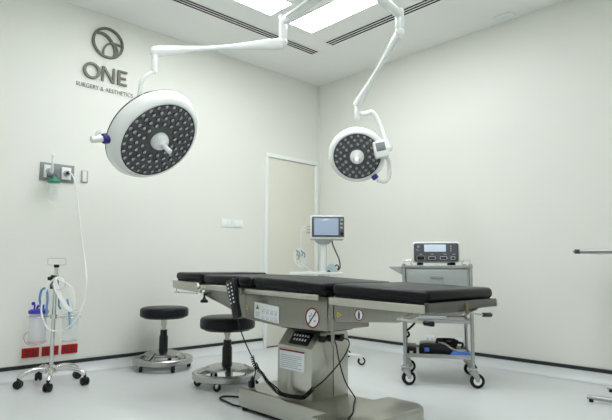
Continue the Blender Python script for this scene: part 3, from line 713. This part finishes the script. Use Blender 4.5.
# canisters (held in the rings, so things of their own)
def canister(a, label, purple):
    c = S(a, 0); g = 'suction canisters on the stand'
    t = thing('suction_canister', label, 'canister', (c.x, c.y, .285), g)
    r = .058
    B().lathe([(0, .285), (r*.86, .285), (r*.92, .292), (r, .50), (r+.004, .502), (r+.004, .506), (r-.003, .506), (r*.88, .295), (0, .290)] if purple else
              [(0, .300), (r*.86, .300), (r*.90, .306), (r*.98, .50), (r, .504), (r-.006, .504), (r*.84, .31), (0, .305)], n=40, c=(c.x, c.y, 0), cap=False).out('jar', 'frost' if purple else 'clear', t)
    if purple:
        B().lathe([(0, .498), (r+.008, .498), (r+.008, .518), (r-.006, .526), (.02, .530), (0, .530)], n=40, c=(c.x, c.y, 0)).out('purple_lid', 'purple', t)
        q = c+LAT*-.03
        B().cyl(q+V((0, 0, .525)), q+V((0, 0, .560)), .006).ball(q+LAT*-.01+V((0, 0, .566)), .013).cyl(c+LAT*.03+V((0, 0, .52)), c+LAT*.03+V((0, 0, .560)), .010).tube([c+LAT*-.01+V((0, 0, .53)), c+LAT*-.005+V((0, 0, .55)), c+LAT*.02+V((0, 0, .545))], .008, n=8, smooth=5).out('lid_port', 'purple', t)
        B().torus((c.x, c.y, .30), r*1.02, .006, n=40).out('pink_tube', 'pink', t)
        B().tube([S(a-.05, .37, .045), S(a-.078, .34, .03), S(a-.080, .31, .02), S(a-.055, .29, .04), S(a, .284, .064), S(a+.05, .295, .05)], .0045, n=8, smooth=6).out('drain_tube', 'pink', t)
    else:
        B().lathe([(0, .504), (r+.004, .504), (r+.004, .514), (.03, .520), (0, .520)], n=40, c=(c.x, c.y, 0)).out('clear_lid', 'clear', t)
        B().torus((c.x, c.y, .308), r*.90, .003, n=40).out('base_ring', 'pink', t)
canister(-.112, 'frosted suction canister with a purple lid, left of the chrome pole', True)
canister(.122, 'clear suction canister without a coloured lid, right of the chrome pole', False)
single(B().tube([S(-.095, .535, .0), S(-.108, .60, .0), S(-.100, .655, .0), S(-.070, .675, .02), S(-.045, .655, .03), S(-.035, .60, .035), S(-.035, .54, .04), S(-.030, .49, .045)], .0085, n=12, smooth=8),
       'blue_tube', 'tubeb', 'blue suction tube arching up from the purple lid', 'tube', S(-.095, .535), 'blue suction tubes')
single(B().tube([S(.045, .62, .03), S(.045, .56, .03), S(.06, .53, .03)], .007, n=12, smooth=8).tube([S(.10, .60, .025), S(.115, .55, .03), S(.135, .50, .06), S(.150, .44, .075), S(.152, .40, .075)], .007, n=12, smooth=8),
       'blue_tube', 'tubeb', 'blue suction tube hanging beside the clear canister on the right', 'tube', S(.10, .60), 'blue suction tubes')
hz = [(-2.835, -.045, 1.565), (-2.822, -.085, 1.560), (-2.795, -.10, 1.50), (-2.768, -.085, 1.40), (-2.735, -.08, 1.20), (-2.705, -.085, 1.0), (-2.690, -.12, .86)]
hz += [S(.232, .76, .03), S(.240, .68, .05), S(.235, .588, .06), S(.205, .49, .07), S(.150, .415, .08), S(.09, .385, .085), S(.01, .395, .085), S(-.030, .45, .08), S(-.055, .53, .075), S(-.045, .62, .07), S(-.02, .70, .065), S(.03, .752, .06), S(.07, .745, .05)]
for k in range(3):
    o = .017*k
    hz += [S(.115+o, .68, .05+.01*k), S(.15+.7*o, .58, .05+.01*k), S(.160+.3*o, .53, .05+.01*k), S(.145-.3*o, .525, .055+.01*k), S(.09-.4*o, .60, .06+.01*k), S(.045-.5*o, .69, .06+.01*k), S(.035, .745, .055+.01*k)]
hz += [S(.02, .74, .06), S(.01, .70, .055)]
ho = single(B().tube(hz, .0058, n=10, smooth=7), 'suction_hose', 'hose', 'long white hose running from the wall gas panel down and coiled on the stand', 'hose', (-2.835, -.045, 1.565))
o = B().cyl((-2.835, -.040, 1.563), (-2.835, -.072, 1.563), .012).out('black_connector', 'blackg', None); o.parent = ho; o.location = -ho.location
o = B().torus(S(.055, .715, .075), .062, .004, mtx=Matrix.Rotation(math.radians(-43.4), 4, 'Z') @ Matrix.Rotation(PI/2, 4, 'X'), n=30, a0=0, a1=2*PI, sx=.8, sy=.75).out('clear_tubing', 'clear', None); o.parent = ho; o.location = -ho.location

# ------------------------------------------------------------------ equipment cart (local frame, front towards -y)
CRZ = math.radians(-55)
cx_, cy_ = -.965+.23*.819, -2.19+.23*.574
CM = Matrix.Translation((cx_, cy_, 0)) @ Matrix.Rotation(CRZ, 4, 'Z')
t = C = thing('equipment_cart', 'grey metal equipment cart with a drawer on large casters by the right wall', 'cart', (cx_, cy_, 0), rz=CRZ, local=True)
W2, D2 = .234, .23
for x in (-W2, W2):
    for y in (-D2, D2): B().cyl((x, y, .115), (x, y, .862), .013, n=16, bev=.002).out('post', 'alu', C)
tp = B().box((-W2-.016, -D2-.016, .834), (W2+.016, D2+.016, .852), .003).out('top_tray', 'alu', C)
g = B()
for pts in ([(-W2, -D2, .85), (-W2, -D2, .888), (-W2, D2, .888), (W2, D2, .888), (W2, -D2, .888), (W2, -D2, .85)],):
    g.tube(pts, .004, n=8)
for x in (-W2, -W2+.055, W2-.055, W2): 
    g.cyl((x, -D2, .85), (x, -D2, .888), .004, n=8)
g.tube([(-W2, -D2, .888), (-W2+.055, -D2, .888)], .004, n=8).tube([(W2-.055, -D2, .888), (W2, -D2, .888)], .004, n=8)
g.out('guard_rail', 'chrome', C)
B().box((-W2+.014, -D2+.004, .600), (W2-.014, D2-.012, .832), .003).out('cabinet', 'alu', C)
for z0, z1 in ((.705, .822), (.606, .699)):
    dw = B().box((-W2+.022, -D2-.012, z0), (W2-.022, -D2+.006, z1), .004).out('drawer', 'cartp', C)
    zc = (z0+z1)/2+.005
    B().box((-.045, -D2-.030, zc-.008), (.045, -D2-.022, zc+.012), .003).box((-.045, -D2-.026, zc-.006), (-.037, -D2-.010, zc+.008), .001).box((.037, -D2-.026, zc-.006), (.045, -D2-.010, zc+.008), .001).out('handle', 'alu', dw)
for z0, z1, nm in ((.440, .463, 'middle_shelf'), (.196, .222, 'bottom_shelf')):
    B().box((-W2-.002, -D2-.004, z0), (W2+.002, -D2+.012, z1), .002).box((-W2-.002, D2-.012, z0), (W2+.002, D2+.004, z1), .002).box((-W2-.002, -D2, z0), (-W2+.010, D2, z1), .002).box((W2-.010, -D2, z0), (W2+.002, D2, z1), .002).box((-W2, -D2, z0+.003), (W2, D2, z0+.008)).out(nm, 'alu', C)
B().prism([(-W2-.012, .842), (-W2-.105, .842), (-W2-.105, .832), (-W2-.012, .782)], -D2+.0, -D2+.16, 'y', .003).out('side_handle', 'grey', C)
for i, (x, y, a) in enumerate(((-W2, -D2, .35), (W2, -D2, .15), (-W2, D2, .3), (W2, D2, .1))):
    c = caster(0, 0, (x, y, .001), .050, .030, a, C, hm='alu', wm='black', stem=.02)
    hubcap((x, y, .001), .050, .030, a, c, 'whitep')
    B().torus((x, y, .128), .024, .006, n=20).cyl((x, y, .118), (x, y, .134), .020).out('bumper', 'grey', c)
# electrosurgical unit on top
def on_cart(name, label, cat, loc):
    l = CM @ V(loc); o = thing(name, label, cat, l, rz=CRZ, local=True); return o
t = on_cart('electrosurgical_unit', 'dark fronted electrosurgical unit with a pale display on top of the cart', 'medical device', (.0, -.05, .853))
B().box((-.172, -.14, .018), (.172, .16, .172), .022, 4).out('case', 'whitep', t)
fp = B().box((-.158, -.149, .026), (.158, -.136, .160), .014, 3).out('front_panel', 'greyd', t)
B().box((-.085, -.153, .098), (.070, -.147, .150), .003).out('display', 'lcd', fp)
for x, w in ((-.110, .030), (-.030, .026), (.052, .026), (.118, .016)):
    h = .017 if w > .028 else .012
    B().box((x-w, -.153, .052-h), (x+w, -.147, .052+h), .009 if h > .013 else .006, 3).out('socket_ring', 'paper', fp)
    B().box((x-w+.004, -.155, .052-h+.004), (x+w-.004, -.150, .052+h-.004), .007 if h > .013 else .005, 3).out('socket_face', 'blackg', fp)
B().cyl((-.127, -.150, .135), (-.127, -.1535, .135), .010, n=18).box((-.142, -.1515, .105), (-.112, -.148, .109)).box((-.145, -.1515, .112), (-.128, -.148, .118)).out('emblem_print', 'inkg', fp)
for z in (.138, .122, .106): B().cyl((.105, -.149, z), (.105, -.1535, z), .006, n=14).out('button', 'inkg', fp)
pl = B()
for x in (-.12, -.04, .05, .115): pl.box((x, -.1508, .078), (x+.022, -.148, .081))
pl.out('print_marks', 'paper', fp)
for x in (-.115, .115):
    for y in (-.115, .13): B().cyl((x, y, .0005), (x, y, .020), .024, .020, n=18).out('foot', 'black', t)
# things on the shelves
t = on_cart('paper_stack', 'white stack of papers on the middle shelf of the cart', 'papers', (-.04, -.11, .4485))
b = B(); random.seed(2)
for k in range(6):
    j = random.uniform(-.004, .004); b.box((-.105+j, -.09+j, k*.010), (.105+j, .09-j, k*.010+.0085), .002)
b.out('sheets', 'paper', t)
t = on_cart('hanging_tube', 'dark corrugated tube hanging in a loop under the cart middle shelf', 'tube', (-.20, -.05, .44))
B().tube([(.045, 0, -.004), (.03, 0, -.03), (.0, 0, -.06), (-.03, 0, -.085), (-.035, 0, -.11), (-.02, 0, -.125), (-.005, 0, -.11), (-.012, 0, -.085)], .008, n=10, smooth=6).out('tube', 'black', t)
t = on_cart('black_case', 'black carry case with a small blue tag on the bottom shelf of the cart', 'case', (-.02, -.03, .205))
B().prism([(-.115, 0), (.115, 0), (.13, .030), (.08, .074), (-.06, .082), (-.11, .076)], -.12, .05, 'y', .012, 3).out('body', 'blackg', t)
B().box((-.075, -.123, .022), (-.042, -.118, .050), .001).out('blue_tag', 'bluef', t)
B().tube([(.015, -.05, .06), (.02, -.05, .098), (.04, -.05, .10), (.05, -.05, .06)], .011, n=10, smooth=5).out('carry_handle', 'blackg', t)
t = on_cart('foot_pedal', 'small black pedal with a yellow mark at the left of the bottom shelf', 'foot pedal', (-.19, -.14, .205))
B().box((-.032, -.05, 0), (.038, .10, .038), .008).prism([(-.05, .033), (.10, .041), (.10, .066), (-.05, .050)], -.030, .036, 'x', .004).out('body', 'blackg', t)
B().box((-.012, -.056, .012), (.012, -.049, .028), .001).out('yellow_mark', 'cream', t)
t = on_cart('blue_pouch', 'bright blue folded pouch at the right of the bottom shelf', 'pouch', (.150, -.165, .205))
B().prism([(-.075, 0), (.08, 0), (.075, .022), (.02, .034), (-.05, .030)], -.05, .05, 'y', .008, 3).out('pouch', 'bluef', t)
t = on_cart('cable_bundle', 'bundle of black cables heaped at the right rear of the bottom shelf', 'cables', (.10, .145, .205))
b = B(); random.seed(7)
for k in range(8):
    r = .05+.010*(k % 3); b.torus((random.uniform(-.03, .03), random.uniform(-.02, .01), .012+k*.009), r, .008, n=26, m=8, sx=1.1, sy=.8, mtx=Matrix.Rotation(random.uniform(-.15, .15), 4, 'X'))
b.out('coils', 'black', t)
B().tube([(.03, .02, .05), (.07, .0, .055), (.095, -.05, .05), (.085, -.09, .035)], .009, n=8, smooth=6).out('trailing_loop', 'black', t)
t = on_cart('grey_lead', 'thin grey lead draped over the black case on the bottom shelf', 'cable', (.05, -.16, .205))
B().tube([(-.03, .05, .085), (.0, .0, .080), (.05, -.03, .055), (.10, -.05, .042), (.14, -.06, .05)], .0045, n=8, smooth=6).out('lead', 'grey', t)

# ------------------------------------------------------------------ patient monitor on roll stand
mx, my = -.904, -.980; 
k_ = 1.0
MRZ = math.radians(-43.4)
t = thing('monitor_stand', 'white roll stand with a tray, standing behind the operating table', 'roll stand', (mx, my, 0), rz=MRZ, local=True)
B().cyl((0, 0, .07), (0, 0, 1.055), .029, n=24).out('pole', 'white', t)
B().lathe([(0, .055), (.05, .055), (.055, .085), (.03, .11), (0, .11)], n=24).out('hub', 'whitep', t)
for k in range(5):
    a = math.radians(-22+72*k); dv = V((math.cos(a), math.sin(a), 0))
    lg_ = B().tube([dv*.03+V((0, 0, .085)), dv*.15+V((0, 0, .085)), dv*.335+V((0, 0, .085))], [.018, .014, .010], n=10).out('leg', 'whitep', t)
    c = caster(0, 0, dv*.33+V((0, 0, .001)), .034, .022, .1, t, hm='whitep', wm='black', stem=.0)
    hubcap(dv*.33+V((0, 0, .001)), .034, .022, .1, c, 'whitep')
B().box((-.30, -.12, .770), (.165, .15, .780), .003).box((-.30, -.122, .770), (.165, -.116, .792), .002).box((-.30, .144, .770), (.165, .152, .792), .002).cyl((0, 0, .75), (0, 0, .776), .05).out('tray', 'white', t)
B().lathe([(0, 1.035), (.045, 1.04), (.075, 1.062), (.08, 1.078), (0, 1.078)], n=28).out('mount_plate', 'grey', t)
MM = Matrix.Translation((mx, my, 0)) @ Matrix.Rotation(MRZ, 4, 'Z')
t = thing('patient_monitor', 'white patient monitor with a grey blue screen on the roll stand', 'monitor', MM @ V((.03, 0, 1.079)), rz=MRZ, local=True)
B().box((-.150, -.07, .0), (.158, .09, .215), .014, 3).prism([(-.135, -.0), (.140, -.0), (.120, -.0+.006), (-.120, .006)], -.05, .07, 'y').out('case', 'white', t)
fp = B().box((-.137, -.077, .022), (.150, -.066, .204), .006).out('bezel', 'greyd', t)
B().box((-.116, -.080, .038), (.100, -.075, .188), .003).out('screen', 'screen', fp)
for z in (.175, .140, .105): B().box((.116, -.081, z-.010), (.138, -.076, z+.010), .003).out('button', 'grey', fp)
B().cyl((.130, -.076, .050), (.130, -.092, .050), .014, n=20, bev=.002).out('dial', 'blackg', fp)
for z in (.120, .092, .064): B().cyl((-.150, -.01, z), (-.185, -.01, z), .007, n=12).out('connector', 'grey', t)
def MP(x, y, z): return MM @ V((x, y, z))
t = thing('sensor_leads', 'white and blue patient sensor leads looped beside the monitor', 'cables', MP(-.20, -.01, 1.0))
B().tube([MP(-.155, -.01, 1.198), MP(-.19, -.01, 1.19), MP(-.205, -.01, 1.14), MP(-.205, -.01, 1.06), MP(-.21, -.01, 1.0)], .0035, n=8, smooth=6).out('lead', 'whitep', t)
B().tube([MP(-.155, -.01, 1.17), MP(-.185, -.01, 1.16), MP(-.197, -.01, 1.10), MP(-.200, -.01, 1.0)], .003, n=8, smooth=6).out('lead', 'whitep', t)
B().tube([MP(-.20, -.01, .87), MP(-.16, -.01, .84), MP(-.11, -.01, .80), MP(-.09, -.03, .792)], .0035, n=8, smooth=6).out('lead', 'whitep', t)
b = B()
for k in range(5):
    b.torus(MP(-.228+.010*k, -.01+.006*k, .925-.004*k), .050+.004*(k % 3), .0042, n=30, m=8, sx=.75, sy=1.45, mtx=Matrix.Rotation(MRZ+.12*k, 4, 'Z') @ Matrix.Rotation(PI/2, 4, 'X'))
b.out('coil', 'whitep', t)
b = B()
for k, (x, z) in enumerate(((-.245, .99), (-.225, .975), (-.20, .985), (-.18, .97), (-.235, .955))):
    b.tube([MP(x, -.03, z), MP(x+.012, -.03, z-.03), MP(x+.004, -.03, z-.055)], .006, n=8, smooth=4)
b.out('blue_clip', 'inkg', t)
single(B().tube([MP(.075, .0, 1.078), MP(.085, -.01, 1.03), MP(.115, -.01, .96), MP(.14, -.01, .90), MP(.147, -.01, .83), MP(.11, -.02, .792)], .006, n=10, smooth=8),
       'monitor_cable', 'ink', 'dark cable hanging from the right underside of the patient monitor', 'cable', MP(.075, 0, 1.078))
t = thing('pressure_cuff', 'folded grey green blood pressure cuff resting on the stand tray', 'cuff', MP(.06, 0, .785), rz=MRZ, local=True)
B().prism([(-.055, 0), (.065, 0), (.075, .012), (.035, .068), (.0, .080), (-.03, .050)], -.03, .05, 'y', .008, 3).out('cuff', 'cuff', t)
B().tube([(.05, -.02, .01), (.075, -.02, .045), (.060, -.02, .07), (.035, -.02, .05)], .005, n=8, smooth=5).out('air_tube', 'black', t)
t = thing('finger_sensor', 'small white and black sensor clips scattered along the stand tray front', 'sensor clips', MP(0, -.06, .785), rz=MRZ, local=True)
B().box((-.03, -.03, 0), (.02, .0, .018), .005).box((-.15, -.02, 0), (-.09, .0, .014), .004).out('white_clip', 'whitep', t)
B().box((.03, -.035, 0), (.06, -.01, .016), .005).box((.035, .01, 0), (.055, .03, .022), .005).out('black_clip', 'blackg', t)

# ------------------------------------------------------------------ instrument stand at the right edge
t = thing('instrument_stand', 'steel instrument stand entering at the right edge with a flat tray', 'instrument stand', (-.42, -3.45, 0))
tr = B().box((-.61, -3.62, .932), (-.23, -3.03, .950), .004)
tr.out('tray', 'alu', t)
fr = B().tube([(-.62, -3.62, .945), (-.62, -3.03, .945), (-.60, -3.01, .945), (-.24, -3.01, .945), (-.22, -3.03, .945), (-.22, -3.62, .945)], .012, n=10).out('tray_frame', 'alu', t)
B().box((-.636, -3.05, .930), (-.60, -3.02, .958), .003).out('frame_clip', 'ink', fr)
B().cyl((-.42, -3.58, .05), (-.42, -3.58, .94), .014).box((-.45, -3.61, .91), (-.39, -3.40, .938), .004).out('post', 'chrome', t)
B().tube([(-.62, -3.05, .028), (-.61, -3.40, .032), (-.60, -3.62, .034)], [.014, .018, .018], n=10).out('foot_bar', 'alu', t)
B().tube([(-.24, -3.05, .028), (-.25, -3.40, .032), (-.26, -3.62, .034)], [.014, .018, .018], n=10).out('foot_bar', 'alu', t)
B().tube([(-.60, -3.58, .034), (-.42, -3.58, .05), (-.26, -3.58, .034)], .018, n=10).out('cross_bar', 'chrome', t)
for x in (-.62, -.24):
    for y in (-3.07, -3.60): B().cyl((x, y, .001), (x, y, .02), .013).out('glide', 'black', t)

# ------------------------------------------------------------------ light, camera
w = bpy.data.worlds.new('World'); scn.world = w; w.use_nodes = True
w.node_tree.nodes['Background'].inputs[0].default_value = (.8, .85, .85, 1); w.node_tree.nodes['Background'].inputs[1].default_value = .3

yaw, pitch, roll, f = 0.8137103932, 0.1072099370, 0.0045249486, 523.9115420
Fv = V((math.cos(yaw)*math.cos(pitch), math.sin(yaw)*math.cos(pitch), math.sin(pitch)))
Rv = V((math.sin(yaw), -math.cos(yaw), 0)); Uv = Rv.cross(Fv)
Rr = Rv*math.cos(roll)+Uv*math.sin(roll); Ur = -Rv*math.sin(roll)+Uv*math.cos(roll)
cam = bpy.data.cameras.new('camera'); cam.sensor_width = 36; cam.lens = 36*f/612; cam.clip_start = .05
co = bpy.data.objects.new('camera', cam); COL.objects.link(co)
co.matrix_world = Matrix(((Rr.x, Ur.x, -Fv.x, -4.269572), (Rr.y, Ur.y, -Fv.y, -4.309476), (Rr.z, Ur.z, -Fv.z, .84), (0, 0, 0, 1)))
scn.camera = co
scn.view_settings.view_transform = 'Standard'; scn.view_settings.look = 'None'
scn.view_settings.exposure = .56; scn.view_settings.gamma = 1.; scn.view_settings.use_curve_mapping = False
try:
    scn.cycles.max_bounces = 10; scn.cycles.diffuse_bounces = 6; scn.cycles.use_denoising = True; scn.cycles.transparent_max_bounces = 16
except Exception: pass
